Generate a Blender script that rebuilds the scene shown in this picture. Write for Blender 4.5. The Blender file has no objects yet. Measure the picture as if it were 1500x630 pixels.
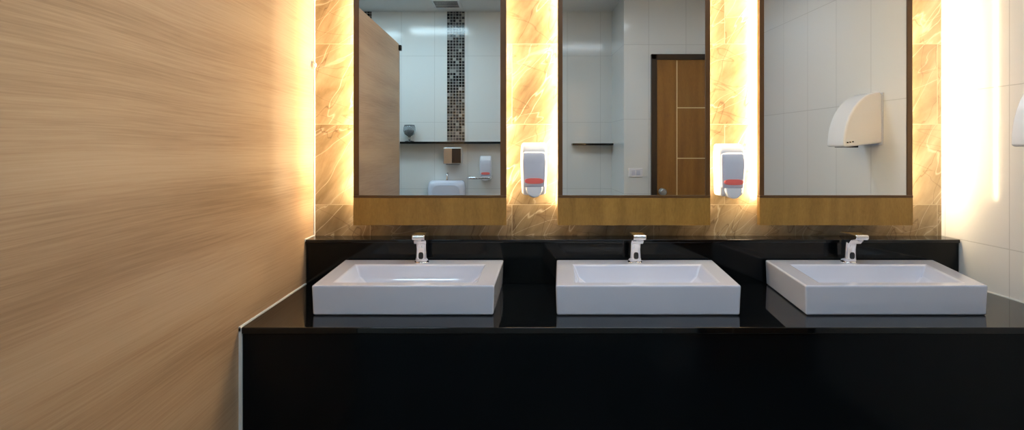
import bpy, bmesh, math
from mathutils import Vector, Matrix
S=bpy.context.scene
COL=S.collection

# ---------------------------------------------------------------- helpers
def new_mat(name):
    m=bpy.data.materials.new(name); m.use_nodes=True
    nt=m.node_tree; b=nt.nodes['Principled BSDF']
    return m,nt,b
def simple(name,col,rough=.5,metal=0,spec=.5,coat=0,emit=None,estr=0,noise=0):
    m,nt,b=new_mat(name)
    b.inputs['Base Color'].default_value=(*col,1)
    b.inputs['Roughness'].default_value=rough
    b.inputs['Metallic'].default_value=metal
    b.inputs['Specular IOR Level'].default_value=spec
    b.inputs['Coat Weight'].default_value=coat
    if emit:
        b.inputs['Emission Color'].default_value=(*emit,1)
        b.inputs['Emission Strength'].default_value=estr
    if noise:
        n=nt.nodes.new('ShaderNodeTexNoise'); n.inputs['Scale'].default_value=noise
        r=nt.nodes.new('ShaderNodeMapRange')
        r.inputs['To Min'].default_value=max(0,rough-.04); r.inputs['To Max'].default_value=rough+.05
        nt.links.new(n.outputs['Fac'],r.inputs['Value']); nt.links.new(r.outputs[0],b.inputs['Roughness'])
    return m
def ramp(nt,stops):
    r=nt.nodes.new('ShaderNodeValToRGB')
    e=r.color_ramp.elements
    while len(e)<len(stops): e.new(.5)
    for i,(p,c) in enumerate(stops):
        e[i].position=p; e[i].color=(*c,1)
    return r
def pos_uv(nt,a,b_,off=(0,0)):
    g=nt.nodes.new('ShaderNodeNewGeometry'); s=nt.nodes.new('ShaderNodeSeparateXYZ')
    c=nt.nodes.new('ShaderNodeCombineXYZ'); nt.links.new(g.outputs['Position'],s.inputs[0])
    ad=nt.nodes.new('ShaderNodeVectorMath'); ad.operation='ADD'; ad.inputs[1].default_value=(off[0],off[1],0)
    nt.links.new(s.outputs[a],c.inputs['X']); nt.links.new(s.outputs[b_],c.inputs['Y'])
    nt.links.new(c.outputs[0],ad.inputs[0])
    return ad.outputs[0]
def vscale(nt,v,s):
    m=nt.nodes.new('ShaderNodeMapping'); m.inputs['Scale'].default_value=s
    nt.links.new(v,m.inputs['Vector']); return m.outputs[0]
def vrot(nt,v,deg,loc=(0,0,0)):
    m=nt.nodes.new('ShaderNodeMapping'); m.inputs['Rotation'].default_value=(0,0,math.radians(deg)); m.inputs['Location'].default_value=loc
    nt.links.new(v,m.inputs['Vector']); return m.outputs[0]
def tile_mat(name,a,b_,col,grout,w,h,off=(0,0),rough=.12,mortar=.0018,var=.03):
    m,nt,b=new_mat(name)
    v=pos_uv(nt,a,b_,off)
    br=nt.nodes.new('ShaderNodeTexBrick'); br.offset=0; br.squash=1
    br.inputs['Scale'].default_value=1; br.inputs['Brick Width'].default_value=w
    br.inputs['Row Height'].default_value=h; br.inputs['Mortar Size'].default_value=mortar
    br.inputs['Mortar Smooth'].default_value=.2
    br.inputs['Color1'].default_value=(*col,1)
    br.inputs['Color2'].default_value=(*[c*(1-var) for c in col],1)
    br.inputs['Mortar'].default_value=(*grout,1)
    nt.links.new(v,br.inputs['Vector']); nt.links.new(br.outputs['Color'],b.inputs['Base Color'])
    bp=nt.nodes.new('ShaderNodeBump'); bp.invert=True; bp.inputs['Strength'].default_value=.3; bp.inputs['Distance'].default_value=.002
    nt.links.new(br.outputs['Fac'],bp.inputs['Height'])
    nt.links.new(bp.outputs[0],b.inputs['Normal'])
    b.inputs['Roughness'].default_value=rough
    return m
def finish(name,bm,mat,parent=None,smooth=False,bevel=0,seg=3,subsurf=0):
    bmesh.ops.recalc_face_normals(bm,faces=bm.faces[:])
    xs=[v.co for v in bm.verts]
    c=Vector([(min(v[i] for v in xs)+max(v[i] for v in xs))/2 for i in range(3)])
    for v in bm.verts: v.co-=c
    me=bpy.data.meshes.new(name); bm.to_mesh(me); bm.free()
    o=bpy.data.objects.new(name,me); COL.objects.link(o); o.location=c
    if isinstance(mat,(list,tuple)):
        for m in mat: me.materials.append(m)
    else: me.materials.append(mat)
    if smooth or bevel:
        for p in me.polygons: p.use_smooth=True
    if bevel:
        bv=o.modifiers.new('bevel','BEVEL'); bv.width=bevel; bv.segments=seg; bv.limit_method='ANGLE'; bv.angle_limit=math.radians(30)
        bv.harden_normals=True
    if parent:
        o.parent=parent; o.matrix_parent_inverse=Matrix.Translation(-parent.location)
    return o
def empty(name,loc):
    e=bpy.data.objects.new(name,None); e.empty_display_size=.1; e.location=loc; COL.objects.link(e); return e
def box(name,x0,x1,y0,y1,z0,z1,mat,parent=None,bevel=0,seg=3):
    bm=bmesh.new()
    v=[bm.verts.new((x,y,z)) for z in (z0,z1) for y in (y0,y1) for x in (x0,x1)]
    for f in ((0,1,3,2),(4,5,7,6),(0,1,5,4),(2,3,7,6),(0,2,6,4),(1,3,7,5)): bm.faces.new([v[i] for i in f])
    return finish(name,bm,mat,parent,bevel=bevel,seg=seg)
def ring(cx,cy,cz,rx,ry,n=2,N=32,axis='z',yflat=None):
    out=[]
    for i in range(N):
        t=2*math.pi*i/N; c,s=math.cos(t),math.sin(t)
        a=rx*math.copysign(abs(c)**(2/n),c); b=ry*math.copysign(abs(s)**(2/n),s)
        if axis=='z':
            y=cy+b
            if yflat is not None: y=min(y,yflat)
            out.append((cx+a,y,cz))
        elif axis=='y': out.append((cx+a,cy,cz+b))
        else: out.append((cx,cy+a,cz+b))
    return out
def loft(name,rings,mat,parent=None,cap=True,closed=False,smooth=True,bevel=0):
    bm=bmesh.new(); R=[[bm.verts.new(p) for p in r] for r in rings]; N=len(R[0])
    for a,b in zip(R,R[1:]):
        for i in range(N): bm.faces.new((a[i],a[(i+1)%N],b[(i+1)%N],b[i]))
    if cap:
        bm.faces.new(R[0]); bm.faces.new(R[-1])
    o=finish(name,bm,mat,parent,smooth=smooth)
    if cap and not bevel:
        for p in o.data.polygons:
            if len(p.vertices)>4: p.use_smooth=False
    return o
def prism(name,pts,axis,a0,a1,mat,parent=None,bevel=0,seg=3):
    bm=bmesh.new()
    def mk(p,a): return {'y':(p[0],a,p[1]),'x':(a,p[0],p[1]),'z':(p[0],p[1],a)}[axis]
    A=[bm.verts.new(mk(p,a0)) for p in pts]; B=[bm.verts.new(mk(p,a1)) for p in pts]; n=len(pts)
    bm.faces.new(A); bm.faces.new(B)
    for i in range(n): bm.faces.new((A[i],A[(i+1)%n],B[(i+1)%n],B[i]))
    return finish(name,bm,mat,parent,bevel=bevel,seg=seg)
def tube(name,pts,r,mat,parent=None):
    cu=bpy.data.curves.new(name,'CURVE'); cu.dimensions='3D'; cu.bevel_depth=r; cu.bevel_resolution=4
    c=Vector(pts[0]); sp=cu.splines.new('NURBS'); sp.points.add(len(pts)-1); sp.order_u=3; sp.use_endpoint_u=True
    for p,q in zip(sp.points,pts): p.co=(*(Vector(q)-c),1)
    cu.materials.append(mat)
    o=bpy.data.objects.new(name,cu); COL.objects.link(o); o.location=c
    if parent: o.parent=parent; o.matrix_parent_inverse=Matrix.Translation(-parent.location)
    return o

# ---------------------------------------------------------------- dims
XL,XR=-.838,1.817
YB=-2.82; YD=-2.27; XS=.90; XO=-2.3; CEIL=2.58
CAMZ=1.353; F=810.; D=2.34
LZ=.98; CZ=.80

# ---------------------------------------------------------------- materials
def wood(name,a,b_,stops,sx=.9,sy=9,rough=.35,sc=1.0,warp=.06,fine=.42,fmul=16):
    m,nt,b=new_mat(name)
    v=pos_uv(nt,a,b_)
    n0=nt.nodes.new('ShaderNodeTexNoise'); n0.inputs['Scale'].default_value=1.1; n0.inputs['Detail'].default_value=1
    nt.links.new(v,n0.inputs['Vector'])
    vm=nt.nodes.new('ShaderNodeVectorMath'); vm.operation='SCALE'; vm.inputs['Scale'].default_value=warp
    nt.links.new(n0.outputs['Color'],vm.inputs[0])
    ad=nt.nodes.new('ShaderNodeVectorMath'); ad.operation='ADD'
    nt.links.new(v,ad.inputs[0]); nt.links.new(vm.outputs[0],ad.inputs[1])
    v1=vscale(nt,ad.outputs[0],(sx*sc,sy*sc,1))
    n1=nt.nodes.new('ShaderNodeTexNoise'); n1.inputs['Scale'].default_value=1.4; n1.inputs['Detail'].default_value=3; n1.inputs['Roughness'].default_value=.45
    nt.links.new(v1,n1.inputs['Vector'])
    v2=vscale(nt,ad.outputs[0],(sx*4*sc,sy*fmul*sc,1))
    n2=nt.nodes.new('ShaderNodeTexNoise'); n2.inputs['Scale'].default_value=2.2; n2.inputs['Detail'].default_value=8; n2.inputs['Roughness'].default_value=.7
    nt.links.new(v2,n2.inputs['Vector'])
    mx=nt.nodes.new('ShaderNodeMix'); mx.data_type='FLOAT'; mx.inputs[0].default_value=fine
    nt.links.new(n1.outputs['Fac'],mx.inputs[2]); nt.links.new(n2.outputs['Fac'],mx.inputs[3])
    r=ramp(nt,stops); nt.links.new(mx.outputs[0],r.inputs[0])
    nt.links.new(r.outputs[0],b.inputs['Base Color'])
    b.inputs['Roughness'].default_value=rough
    return m
M_wood=wood('laminate_oak','Y','Z',[(.34,(.31,.185,.10)),(.44,(.42,.268,.155)),(.53,(.50,.335,.202)),(.66,(.56,.395,.25))],sx=.38,sy=5.0,rough=.40,fine=.45,fmul=17,warp=.05)
M_frame=wood('frame_wood','X','Z',[(.3,(.22,.11,.02)),(.6,(.38,.21,.045)),(.8,(.46,.27,.065))],sx=14,sy=2,rough=.35,fmul=9)
M_frame2=simple('frame_edge_wood',(.12,.055,.016),.35,noise=20)
M_frame_side=wood('frame_side','Y','Z',[(.3,(.12,.05,.012)),(.7,(.2,.09,.02))],sx=8,sy=2,fmul=9)
M_white=tile_mat('white_wall_tile_side','Y','Z',(.80,.80,.79),(.60,.60,.59),.3,.6,off=(.02,.22))
M_whiteb=tile_mat('white_wall_tile_back','X','Z',(.76,.79,.79),(.56,.59,.59),.3,.6,off=(.1,.22))
M_floor=tile_mat('floor_tile','X','Y',(.16,.155,.15),(.07,.07,.07),.6,.6,rough=.3)
M_ceil=simple('ceiling_paint',(.72,.73,.73),.8,noise=8)
def mosaic():
    m,nt,b=new_mat('mosaic_glass')
    v=pos_uv(nt,'X','Z')
    s=vscale(nt,v,(1/.0267,1/.0267,1))
    fl=nt.nodes.new('ShaderNodeVectorMath'); fl.operation='FLOOR'; nt.links.new(s,fl.inputs[0])
    wn=nt.nodes.new('ShaderNodeTexWhiteNoise'); wn.noise_dimensions='2D'; nt.links.new(fl.outputs[0],wn.inputs['Vector'])
    r=ramp(nt,[(0,(.012,.012,.014)),(.45,(.03,.03,.033)),(.72,(.10,.10,.10)),(.92,(.26,.26,.25))]); r.color_ramp.interpolation='CONSTANT'
    nt.links.new(wn.outputs['Value'],r.inputs[0])
    br=nt.nodes.new('ShaderNodeTexBrick'); br.offset=0
    for k,val in (('Scale',1),('Brick Width',1),('Row Height',1),('Mortar Size',.07)): br.inputs[k].default_value=val
    nt.links.new(s,br.inputs['Vector'])
    mx=nt.nodes.new('ShaderNodeMix'); mx.data_type='RGBA'; mx.inputs[7].default_value=(.42,.42,.40,1)
    nt.links.new(br.outputs['Fac'],mx.inputs[0]); nt.links.new(r.outputs[0],mx.inputs[6])
    nt.links.new(mx.outputs[2],b.inputs['Base Color']); b.inputs['Roughness'].default_value=.1
    return m
M_mosaic=mosaic()
def marble():
    m,nt,b=new_mat('brown_marble_tile')
    v=pos_uv(nt,'X','Z',off=(.0,.249))
    br=nt.nodes.new('ShaderNodeTexBrick'); br.offset=.5
    for k,val in (('Scale',1),('Brick Width',.6),('Row Height',.34),('Mortar Size',.0016),('Mortar Smooth',.1)): br.inputs[k].default_value=val
    br.inputs['Color1'].default_value=(0,0,0,1); br.inputs['Color2'].default_value=(1,1,1,1)
    nt.links.new(v,br.inputs['Vector'])
    sc=nt.nodes.new('ShaderNodeVectorMath'); sc.operation='SCALE'; sc.inputs['Scale'].default_value=3.1
    nt.links.new(br.outputs['Color'],sc.inputs[0])
    ad=nt.nodes.new('ShaderNodeVectorMath'); ad.operation='ADD'; nt.links.new(v,ad.inputs[0]); nt.links.new(sc.outputs[0],ad.inputs[1])
    r1=vscale(nt,vrot(nt,ad.outputs[0],-56),(1.3,4.2,1))
    n1=nt.nodes.new('ShaderNodeTexNoise'); n1.inputs['Scale'].default_value=2.4; n1.inputs['Detail'].default_value=8; n1.inputs['Roughness'].default_value=.58; n1.inputs['Distortion'].default_value=.3
    nt.links.new(r1,n1.inputs['Vector'])
    base=ramp(nt,[(.28,(.16,.105,.052)),(.45,(.26,.185,.10)),(.56,(.34,.25,.145)),(.72,(.45,.355,.225))]); nt.links.new(n1.outputs['Fac'],base.inputs[0])
    out=base.outputs[0]
    for sc_,rot,w_,col,k in ((2.6,0,.005,(.62,.53,.38),.6),(2.2,28,.003,(.60,.50,.36),.45),(3.4,-16,.006,(.10,.058,.028),.6),(2.4,70,.004,(.12,.07,.035),.45)):
        r2=vscale(nt,vrot(nt,ad.outputs[0],-56+rot,(rot*.13,.3,0)),(.7,3.2,1))
        n2=nt.nodes.new('ShaderNodeTexNoise'); n2.inputs['Scale'].default_value=sc_; n2.inputs['Detail'].default_value=3; n2.inputs['Roughness'].default_value=.4; n2.inputs['Distortion'].default_value=.2
        nt.links.new(r2,n2.inputs['Vector'])
        sb=nt.nodes.new('ShaderNodeMath'); sb.operation='SUBTRACT'; sb.inputs[1].default_value=.5; nt.links.new(n2.outputs['Fac'],sb.inputs[0])
        ab=nt.nodes.new('ShaderNodeMath'); ab.operation='ABSOLUTE'; nt.links.new(sb.outputs[0],ab.inputs[0])
        vr=ramp(nt,[(0,(k,k,k)),(w_*.4,(k*.6,)*3),(w_*1.5,(0,0,0))]); nt.links.new(ab.outputs[0],vr.inputs[0])
        mx=nt.nodes.new('ShaderNodeMix'); mx.data_type='RGBA'; mx.inputs[7].default_value=(*col,1)
        nt.links.new(vr.outputs[0],mx.inputs[0]); nt.links.new(out,mx.inputs[6]); out=mx.outputs[2]
    m2=nt.nodes.new('ShaderNodeMix'); m2.data_type='RGBA'; m2.inputs[7].default_value=(.42,.33,.21,1)
    nt.links.new(br.outputs['Fac'],m2.inputs[0]); nt.links.new(out,m2.inputs[6])
    nt.links.new(m2.outputs[2],b.inputs['Base Color']); b.inputs['Roughness'].default_value=.25
    return m
M_marble=marble()
def granite():
    m,nt,b=new_mat('black_granite')
    g=nt.nodes.new('ShaderNodeNewGeometry')
    n=nt.nodes.new('ShaderNodeTexNoise'); n.inputs['Scale'].default_value=260; n.inputs['Detail'].default_value=2
    nt.links.new(g.outputs['Position'],n.inputs['Vector'])
    r=ramp(nt,[(.5,(.0025,.003,.0035)),(.72,(.010,.012,.014))]); nt.links.new(n.outputs['Fac'],r.inputs[0])
    nt.links.new(r.outputs[0],b.inputs['Base Color']); b.inputs['Roughness'].default_value=.035
    b.inputs['Specular IOR Level'].default_value=.48
    return m
M_gran=granite()
M_granf=simple('black_granite_front',(.0022,.0038,.0055),.12,spec=.18,noise=5)
M_granr=simple('black_granite_riser',(.0025,.0035,.004),.09,spec=.26,noise=5)
M_mirror=simple('mirror_glass',(.84,.87,.87),0,metal=1)
M_cer=simple('white_ceramic',(.66,.70,.83),.08,coat=.3)
M_chrome=simple('chrome',(.8,.8,.82),.08,metal=1)
M_steel=simple('brushed_steel',(.55,.57,.6),.28,metal=1)
M_dark=simple('dark_plastic',(.01,.01,.012),.2)
M_plast=simple('white_plastic',(.80,.82,.88),.22)
M_plastg=simple('grey_plastic',(.60,.64,.76),.22)
M_pink=simple('red_label',(.85,.17,.15),.3)
M_seal=simple('white_sealant',(.82,.82,.80),.5)
M_led=simple('led_warm',(1,.85,.6),.5,emit=(1,.80,.50),estr=76)
M_ledR=simple('led_warm_soft',(1,.85,.6),.5,emit=(1,.80,.50),estr=42)
M_panel=simple('light_panel_cool',(1,1,1),.5,emit=(.76,.88,1),estr=12)
M_panel2=simple('light_panel_cool_soft',(1,1,1),.5,emit=(.64,.88,1),estr=17)
M_door=wood('door_wood','X','Z',[(.3,(.22,.09,.015)),(.6,(.33,.15,.028)),(.8,(.38,.18,.04))],sx=14,sy=1.4,fmul=9)
M_doorf=simple('door_frame_dark',(.035,.018,.008),.35)
M_gold=simple('door_inlay',(.75,.6,.35),.3,metal=.6)

# ---------------------------------------------------------------- room shell
T=.1
box('wall_front',XO-T,XR+T,0,T,0,CEIL,M_marble)
box('wall_right',XR,XR+T,YD-T,0,0,CEIL,M_white)
box('wall_back',XO-T,XS,YB-T,YB,0,CEIL,M_whiteb)
box('wall_back_door',XS,XR,YB-T,YD,0,CEIL,M_whiteb)
box('wall_left',XO-T,XO,YB,0,0,CEIL,M_white)
box('floor',XO-T,XR+T,YB-T,T,-T,0,M_floor)
box('ceiling',XO-T,XR+T,YB-T,T,CEIL,CEIL+T,M_ceil)
p=empty('wood_partition',(XL-.015,-.97,0))
box('panel',XL-.03,XL,-1.925,0,0,2.12,M_wood,p)
box('end_profile',XL-.034,XL+.003,-1.94,-1.925,0,2.125,M_steel,p,bevel=.002)
box('top_hinge',XL,XL+.02,-1.935,-1.90,2.07,2.11,M_dark,p,bevel=.003)
box('trim_1',XL,XL+.006,-.006,0,LZ,2.12,M_seal,bevel=.002)

# ---------------------------------------------------------------- counter
c=empty('vanity_counter',((XL+XR)/2,-.32,0))
YF=-.643
box('front_panel',XL+.008,XR,YF+.006,-.08,0,CZ-.02,M_granf,c)
box('countertop_slab',XL+.006,XR,YF,-.10,CZ-.02,CZ,M_gran,c,bevel=.003)
box('riser',XL+.004,XR-.004,-.095,0,CZ-.02,LZ-.014,M_granr,c)
box('ledge_slab',XL+.002,XR-.003,-.104,0,LZ-.014,LZ,M_gran,c,bevel=.003)
box('sealant_left_edge',XL,XL+.006,YF-.002,-.10,CZ-.012,CZ+.003,M_seal,c)
box('sealant_left_front',XL,XL+.008,YF-.002,YF+.01,0,CZ,M_seal,c)
box('sealant_ledge',XL,XL+.004,-.104,0,LZ-.008,LZ+.003,M_seal,c)
box('sealant_right_edge',XR-.004,XR,YF,-.104,CZ,CZ+.004,M_seal,c)

# ---------------------------------------------------------------- sinks
def basin(fl,fr,bl,br_,yf=-.526,yb=-.107):
    cx=(fl+fr+bl+br_)/4
    e=empty('washbasin',(cx,(yf+yb)/2,CZ))
    H=.10; z1=CZ+H
    def P(u,v,z):
        xf=fl+(fr-fl)*u; xb=bl+(br_-bl)*u
        return (xf+(xb-xf)*v, yf+(yb-yf)*v, z)
    bm=bmesh.new()
    def Rg(u0,u1,v0,v1,z): return [bm.verts.new(P(u,v,z)) for u,v in ((u0,v0),(u1,v0),(u1,v1),(u0,v1))]
    rings=[Rg(.03,.97,.04,.98,CZ+.0005),Rg(.006,.994,.008,.996,CZ+.0005),Rg(0,1,0,1,z1),Rg(.105,.895,.10,.77,z1),
           Rg(.135,.865,.15,.74,z1-.045),Rg(.20,.80,.24,.68,z1-.075)]
    for a,b in zip(rings,rings[1:]):
        for i in range(4): bm.faces.new((a[i],a[(i+1)%4],b[(i+1)%4],b[i]))
    bm.faces.new(rings[0]); bm.faces.new(rings[-1])
    finish('bowl',bm,M_cer,e,bevel=.007,seg=4)
    dx,dy,_=P(.5,.46,0)
    loft('drain',[ring(dx,dy,z1-.0755,.024,.024),ring(dx,dy,z1-.072,.022,.022),ring(dx,dy,z1-.072,.010,.010)],M_chrome,e)
    return e
def faucet(x,y=-.156,zb=.9):
    e=empty('sensor_faucet',(x,y,zb))
    loft('base_ring',[ring(x,y,zb,.028,.028),ring(x,y,zb+.003,.028,.028),ring(x,y,zb+.005,.025,.025)],M_chrome,e)
    R=[]
    for z,rx,ry,dy in ((.0,.0245,.0245,0),(.02,.0235,.024,0),(.055,.022,.024,-.001),(.080,.0225,.027,-.004),(.094,.024,.034,-.011),(.102,.0245,.040,-.018)):
        R.append(ring(x,y+dy,zb+z,rx,ry,2.8))
    loft('body',R,M_chrome,e)
    pr=[(y+.024,zb+.096),(y+.022,zb+.116),(y-.0,zb+.121),(y-.045,zb+.123),(y-.088,zb+.120),(y-.092,zb+.110),(y-.088,zb+.102),(y-.058,zb+.094),(y-.042,zb+.078)]
    prism('spout',pr,'x',x-.0245,x+.0245,M_chrome,e,bevel=.008,seg=4)
    loft('aerator',[ring(x,y-.076,zb+.108,.009,.009),ring(x,y-.076,zb+.096,.009,.009)],M_steel,e)
    loft('sensor',[ring(x,y-.022,zb+.030,.010,.014,3,axis='y'),ring(x,y-.0265,zb+.030,.009,.013,3,axis='y')],M_dark,e)
    return e
basin(-.658,-.058,-.674,-.034); faucet(-.356)
basin(.143,.7525,.180,.808);    faucet(.485)
basin(.963,1.563,1.022,1.700);  faucet(1.329)

# ---------------------------------------------------------------- mirrors
def mirror(pl,pr,gl,gr,lr=None):
    dm=D-.08
    x0=(pl-750)*dm/F; x1=(pr-750)*dm/F; g0=(gl-750)*dm/F; g1=(gr-750)*dm/F
    z0=CAMZ-(330-216)*dm/F; zg=CAMZ-(286-216)*dm/F; zt=2.2
    e=empty('backlit_mirror',((x0+x1)/2,-.06,(z0+zt)/2))
    box('backing_box',x0+.05,x1-.05,-.060,0,z0+.08,zt-.05,M_frame_side,e)
    box('back_panel',x0+.004,x1-.004,-.066,-.058,z0+.004,zt-.004,M_frame_side,e)
    box('frame_left',x0,g0,-.084,-.062,zg,zt,M_frame2,e,bevel=.0015)
    box('frame_right',g1,x1,-.084,-.062,zg,zt,M_frame2,e,bevel=.0015)
    box('frame_top',x0,x1,-.084,-.062,zt,zt+.022,M_frame2,e,bevel=.0015)
    box('frame_bottom',x0,x1,-.086,-.060,z0,zg-.010,M_frame,e,bevel=.002)
    box('frame_lip',x0,x1,-.087,-.060,zg-.010,zg,M_frame2,e,bevel=.001)
    box('glass',g0,g1,-.0805,-.066,zg,zt,M_mirror,e)
    box('led_strip_left',x0+.024,x0+.030,-.052,-.016,z0+.10,zt-.03,M_led,e)
    box('led_strip_right',x1-.034,x1-.028,-.052,-.020,z0+.10,zt-.03,lr or M_ledR,e)
    return e
mirror(518,742,526,733)
mirror(817,1040,824,1033)
mirror(1112,1336,1119,1328,M_led)

# ---------------------------------------------------------------- soap dispensers
def dispenser(x,zc,yw=0,sgn=-1,s=1.0,name='soap_dispenser'):
    e=empty(name,(x,yw+sgn*.05,zc))
    def rf(z,w,d0,d1,n=4):
        return [(px,yw+sgn*(py+(d0+d1)/2*s),pz) for (px,py,pz) in ring(x,0,zc+z*s,w*s,(d1-d0)/2*s,n,N=40)]
    g=.0015
    loft('body',[rf(-.106,.036,g,.066,5),rf(-.103,.045,g,.080,5),rf(-.095,.050,g,.089,5),rf(-.03,.053,g,.095,5),rf(.03,.055,g,.098,5),rf(.075,.054,g,.093,5),rf(.095,.052,g,.084,5),rf(.105,.049,g,.074,5),rf(.110,.043,g,.062,5)],M_plast,e)
    loft('front_cover',[rf(-.070,.043,.05,.092,5),rf(-.066,.045,.05,.0975,5),rf(-.03,.047,.05,.101,5),rf(.03,.049,.05,.104,5),rf(.064,.047,.05,.100,5),rf(.074,.042,.05,.094,5)],M_plastg,e)
    def sc(y,r):
        pts=[(x-r,yw+sgn*y*s,zc-.070*s),]
        for i in range(17):
            t=math.pi*i/16; pts.append((x-r*math.cos(t)*s, yw+sgn*y*s, zc-.074*s-r*1.15*math.sin(t)*s))
        pts.append((x+r,yw+sgn*y*s,zc-.070*s)); return pts
    loft('push_lever',[sc(.07,.034),sc(.104,.034),sc(.109,.031),sc(.110,.028)],M_plast,e)
    def ov(y,w,hh,n=3): return ring(x,yw+sgn*y*s,zc-.046*s,w*s,hh*s,n,axis='y',N=32)
    loft('red_label',[ov(.095,.038,.0115),ov(.1045,.038,.0115),ov(.106,.036,.010)],M_pink,e)
    return e
dispenser(.090,1.263)
dispenser(.898,1.258)
dispenser(-.235,1.168,yw=YB,sgn=1)

# ---------------------------------------------------------------- hand dryer on right wall
e=empty('hand_dryer',(XR,-.607,1.49))
pr=[(XR,1.375),(XR,1.612)]
W,Hh,zt=.190,.262,1.357
for i in range(0,15):
    t=math.pi/2*i/14
    pr.append((XR-.012-(W-.012)*math.sin(t), zt+.008+(Hh-.0)*math.cos(t)))
pr.append((XR-W+.002,zt-.002)); pr.append((XR-W+.035,zt))
prism('shell',pr,'y',-.682,-.532,M_plast,e,bevel=.012,seg=4)
box('outlet',XR-.165,XR-.10,-.655,-.56,1.352,1.366,M_dark,e,bevel=.003)
box('wall_plate',XR-.006,XR,-.690,-.524,1.365,1.622,M_plastg,e,bevel=.002)
for k,(dx,zz) in enumerate(((.176,1.374),(.163,1.376),(.150,1.378))):
    box('vent_slot_%d'%k,XR-dx,XR-dx+.008,-.5318,-.530,zz,zz+.006,M_dark,e)
    box('vent_slot_b%d'%k,XR-dx,XR-dx+.008,-.684,-.6818,zz,zz+.006,M_dark,e)

# ---------------------------------------------------------------- behind the camera (seen in the mirrors)
def mz(py,d): return CAMZ+(216-py)*d/F
def mxx(px,d): return (px-750)*d/F
box('mosaic_column',mxx(655,5),mxx(681,5),YB,YB+.006,1.41,CEIL,M_mosaic)
box('mosaic_column',-1.42,-1.27,YB,YB+.006,1.41,CEIL,M_mosaic)
box('wall_shelf',-1.6,0.0,YB,YB+.10,1.385,1.405,M_gran,bevel=.003)
box('wall_shelf',mxx(838,4.93),XS,YB,YB+.10,1.372,1.39,M_gran,bevel=.003)
dr=empty('door_1',(1.45,YD,0))
dx0=mxx(953,4.45); dx1=XR-.01; ztop=mz(80,4.45)
box('frame_left',dx0,dx0+.045,YD,YD+.03,0,ztop,M_doorf,dr,bevel=.003)
box('frame_top',dx0,dx1,YD,YD+.03,ztop-.045,ztop,M_doorf,dr,bevel=.003)
box('frame_right',dx1-.04,dx1,YD,YD+.03,0,ztop,M_doorf,dr,bevel=.003)
box('leaf',dx0+.045,dx1-.04,YD,YD+.018,0.005,ztop-.045,M_door,dr)
xi=mxx(991,4.44)
box('inlay_vertical',xi-.004,xi+.004,YD+.018,YD+.021,.05,ztop-.05,M_gold,dr)
for k in range(5):
    zz=mz(158,4.44)-k*.405
    if zz>.05: box('inlay_horizontal_%d'%k,xi,dx1-.045,YD+.018,YD+.0205,zz-.004,zz+.004,M_gold,dr)
kx=dx0+.085
loft('knob_rose',[ring(kx,YD+.018,1.0,.028,.028,axis='y'),ring(kx,YD+.026,1.0,.026,.026,axis='y')],M_steel,dr)
loft('knob',[ring(kx,YD+.026,1.0,.010,.010,axis='y'),ring(kx,YD+.045,1.0,.012,.012,axis='y'),ring(kx,YD+.055,1.0,.026,.026,axis='y'),ring(kx,YD+.07,1.0,.027,.027,axis='y'),ring(kx,YD+.08,1.0,.018,.018,axis='y')],M_steel,dr)
ls=empty('light_switch',(mxx(931,4.45),YD,1.15))
lx=mxx(931,4.45)
box('plate',lx-.055,lx+.055,YD,YD+.008,1.115,1.185,M_plast,ls,bevel=.003)
box('rocker_1',lx-.035,lx-.004,YD+.008,YD+.011,1.13,1.17,M_plastg,ls,bevel=.001)
box('rocker_2',lx+.004,lx+.035,YD+.008,YD+.011,1.13,1.17,M_plastg,ls,bevel=.001)
px=mxx(664,4.97); td=empty('paper_towel_dispenser',(px,YB,1.28))
box('cabinet',px-.082,px+.082,YB,YB+.10,1.205,1.352,M_steel,td,bevel=.008)
box('window',px-.005,px+.074,YB+.0995,YB+.103,1.215,1.343,M_dark,td,bevel=.002)
box('paper_slot',px-.06,px+.06,YB+.03,YB+.08,1.200,1.206,M_dark,td)
ux=mxx(651,4.75); ur=empty('urinal',(ux,YB+.15,.75))
def ur_r(z,w,d,n=3): return [(a,YB+.0015+max(b+d/2,0.0),c_) for a,b,c_ in ring(ux,0,z,w,d/2,n,N=40)]
R=[ur_r(.42,.06,.12),ur_r(.46,.11,.22),ur_r(.56,.155,.30),ur_r(.66,.17,.33),ur_r(.69,.172,.335)]
loft('bowl',R,M_cer,ur)
R=[ur_r(.69,.172,.16),ur_r(.85,.168,.14,5),ur_r(1.00,.165,.13,5),ur_r(1.045,.158,.12,5),ur_r(1.06,.14,.10,5)]
loft('back_body',R,M_cer,ur)
loft('recess',[ring(ux,YB+.120,.90,.12,.12,5,axis='y'),ring(ux,YB+.150,.90,.12,.12,5,axis='y')],M_plastg,ur)
tube('supply_pipe',[(ux,YB+.05,1.05),(ux,YB+.05,1.10),(ux,YB+.03,1.12),(ux,YB+.002,1.12)],.010,M_chrome,ur)
gx=ux+.20
gb=empty('grab_bar',(gx,YB+.1,1.03))
tube('bar',[(gx-.0,YB+.002,1.09),(gx-.0,YB+.20,1.09),(gx+.0,YB+.26,1.09),(gx+.14,YB+.26,1.09),(gx+.20,YB+.26,1.09),(gx+.20,YB+.2,1.09),(gx+.20,YB+.002,1.09)],.011,M_chrome,gb)
gxx=mxx(600,4.95); gy=YB+.055; gz=1.405
go=empty('glass_goblet',(gxx,gy,gz))
M_glass=simple('clear_glass',(.8,.85,.88),.02); M_glass.node_tree.nodes['Principled BSDF'].inputs['Transmission Weight'].default_value=.9
prof=[(.034,0),(.034,.004),(.008,.010),(.006,.035),(.012,.048),(.036,.065),(.046,.092),(.044,.125),(.038,.150),(.036,.150),(.041,.125),(.042,.092),(.032,.069),(.004,.054)]
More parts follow.
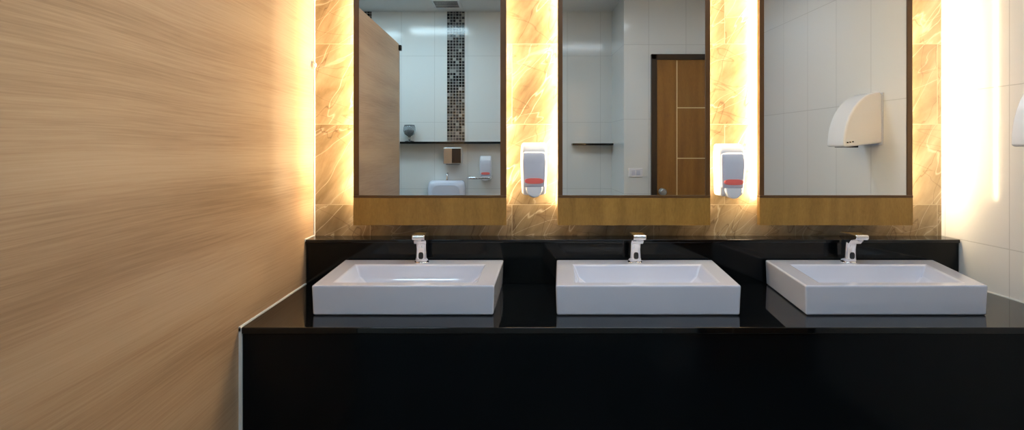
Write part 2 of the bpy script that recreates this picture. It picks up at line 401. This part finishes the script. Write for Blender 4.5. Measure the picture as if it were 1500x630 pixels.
loft('goblet',[ring(gxx,gy,gz+z,r*1.2,r*1.1) for r,z in prof],M_glass,go)
loft('dark_pebbles',[ring(gxx,gy,gz+z,r*1.2,r*1.1,N=14) for r,z in ((.006,.056),(.030,.070),(.039,.090),(.034,.100),(.012,.106))],M_dark,go)
vx,vy=mxx(654,4.69),-2.52
v=empty('ceiling_vent',(vx,vy,CEIL))
box('frame',vx-.12,vx+.12,vy-.12,vy+.12,CEIL-.012,CEIL,M_plast,v,bevel=.003)
for k in range(7):
    yy=vy-.09+k*.03
    box('slat_%d'%k,vx-.10,vx+.10,yy-.008,yy+.008,CEIL-.0135,CEIL-.0118,M_dark,v)
hk=empty('wall_hook',(XL,-.035,1.70))
loft('rose',[ring(XL,-.035,1.70,.012,.024,axis='x'),ring(XL+.004,-.035,1.70,.011,.022,axis='x')],M_steel,hk)
tube('hook',[(XL+.003,-.035,1.71),(XL+.02,-.035,1.705),(XL+.022,-.035,1.69),(XL+.012,-.035,1.685)],.003,M_steel,hk)

# ---------------------------------------------------------------- ceiling lights
def clight(x,y,w,h,mat):
    e=empty('ceiling_light',(x,y,CEIL))
    box('housing',x-w/2-.02,x+w/2+.02,y-h/2-.02,y+h/2+.02,CEIL-.02,CEIL,M_plast,e,bevel=.003)
    box('diffuser',x-w/2,x+w/2,y-h/2,y+h/2,CEIL-.024,CEIL-.0195,mat,e)
clight(.55,-1.15,1.2,.3,M_panel)
clight(-1.5,-1.9,.6,.3,M_panel2)
clight(-.75,-2.08,.6,.3,M_panel2)

w=bpy.data.worlds.new('world'); S.world=w; w.use_nodes=True
w.node_tree.nodes['Background'].inputs[0].default_value=(.05,.05,.06,1)

cam=bpy.data.cameras.new('camera'); co=bpy.data.objects.new('camera',cam); COL.objects.link(co)
co.location=(0,-D,CAMZ); co.rotation_euler=(math.radians(90),0,0)
cam.sensor_width=36; cam.sensor_fit='HORIZONTAL'; cam.lens=36*F/1500; cam.shift_y=-99/1500; cam.clip_start=.02
S.camera=co
S.view_settings.view_transform='Standard'; S.view_settings.look='None'; S.view_settings.exposure=0
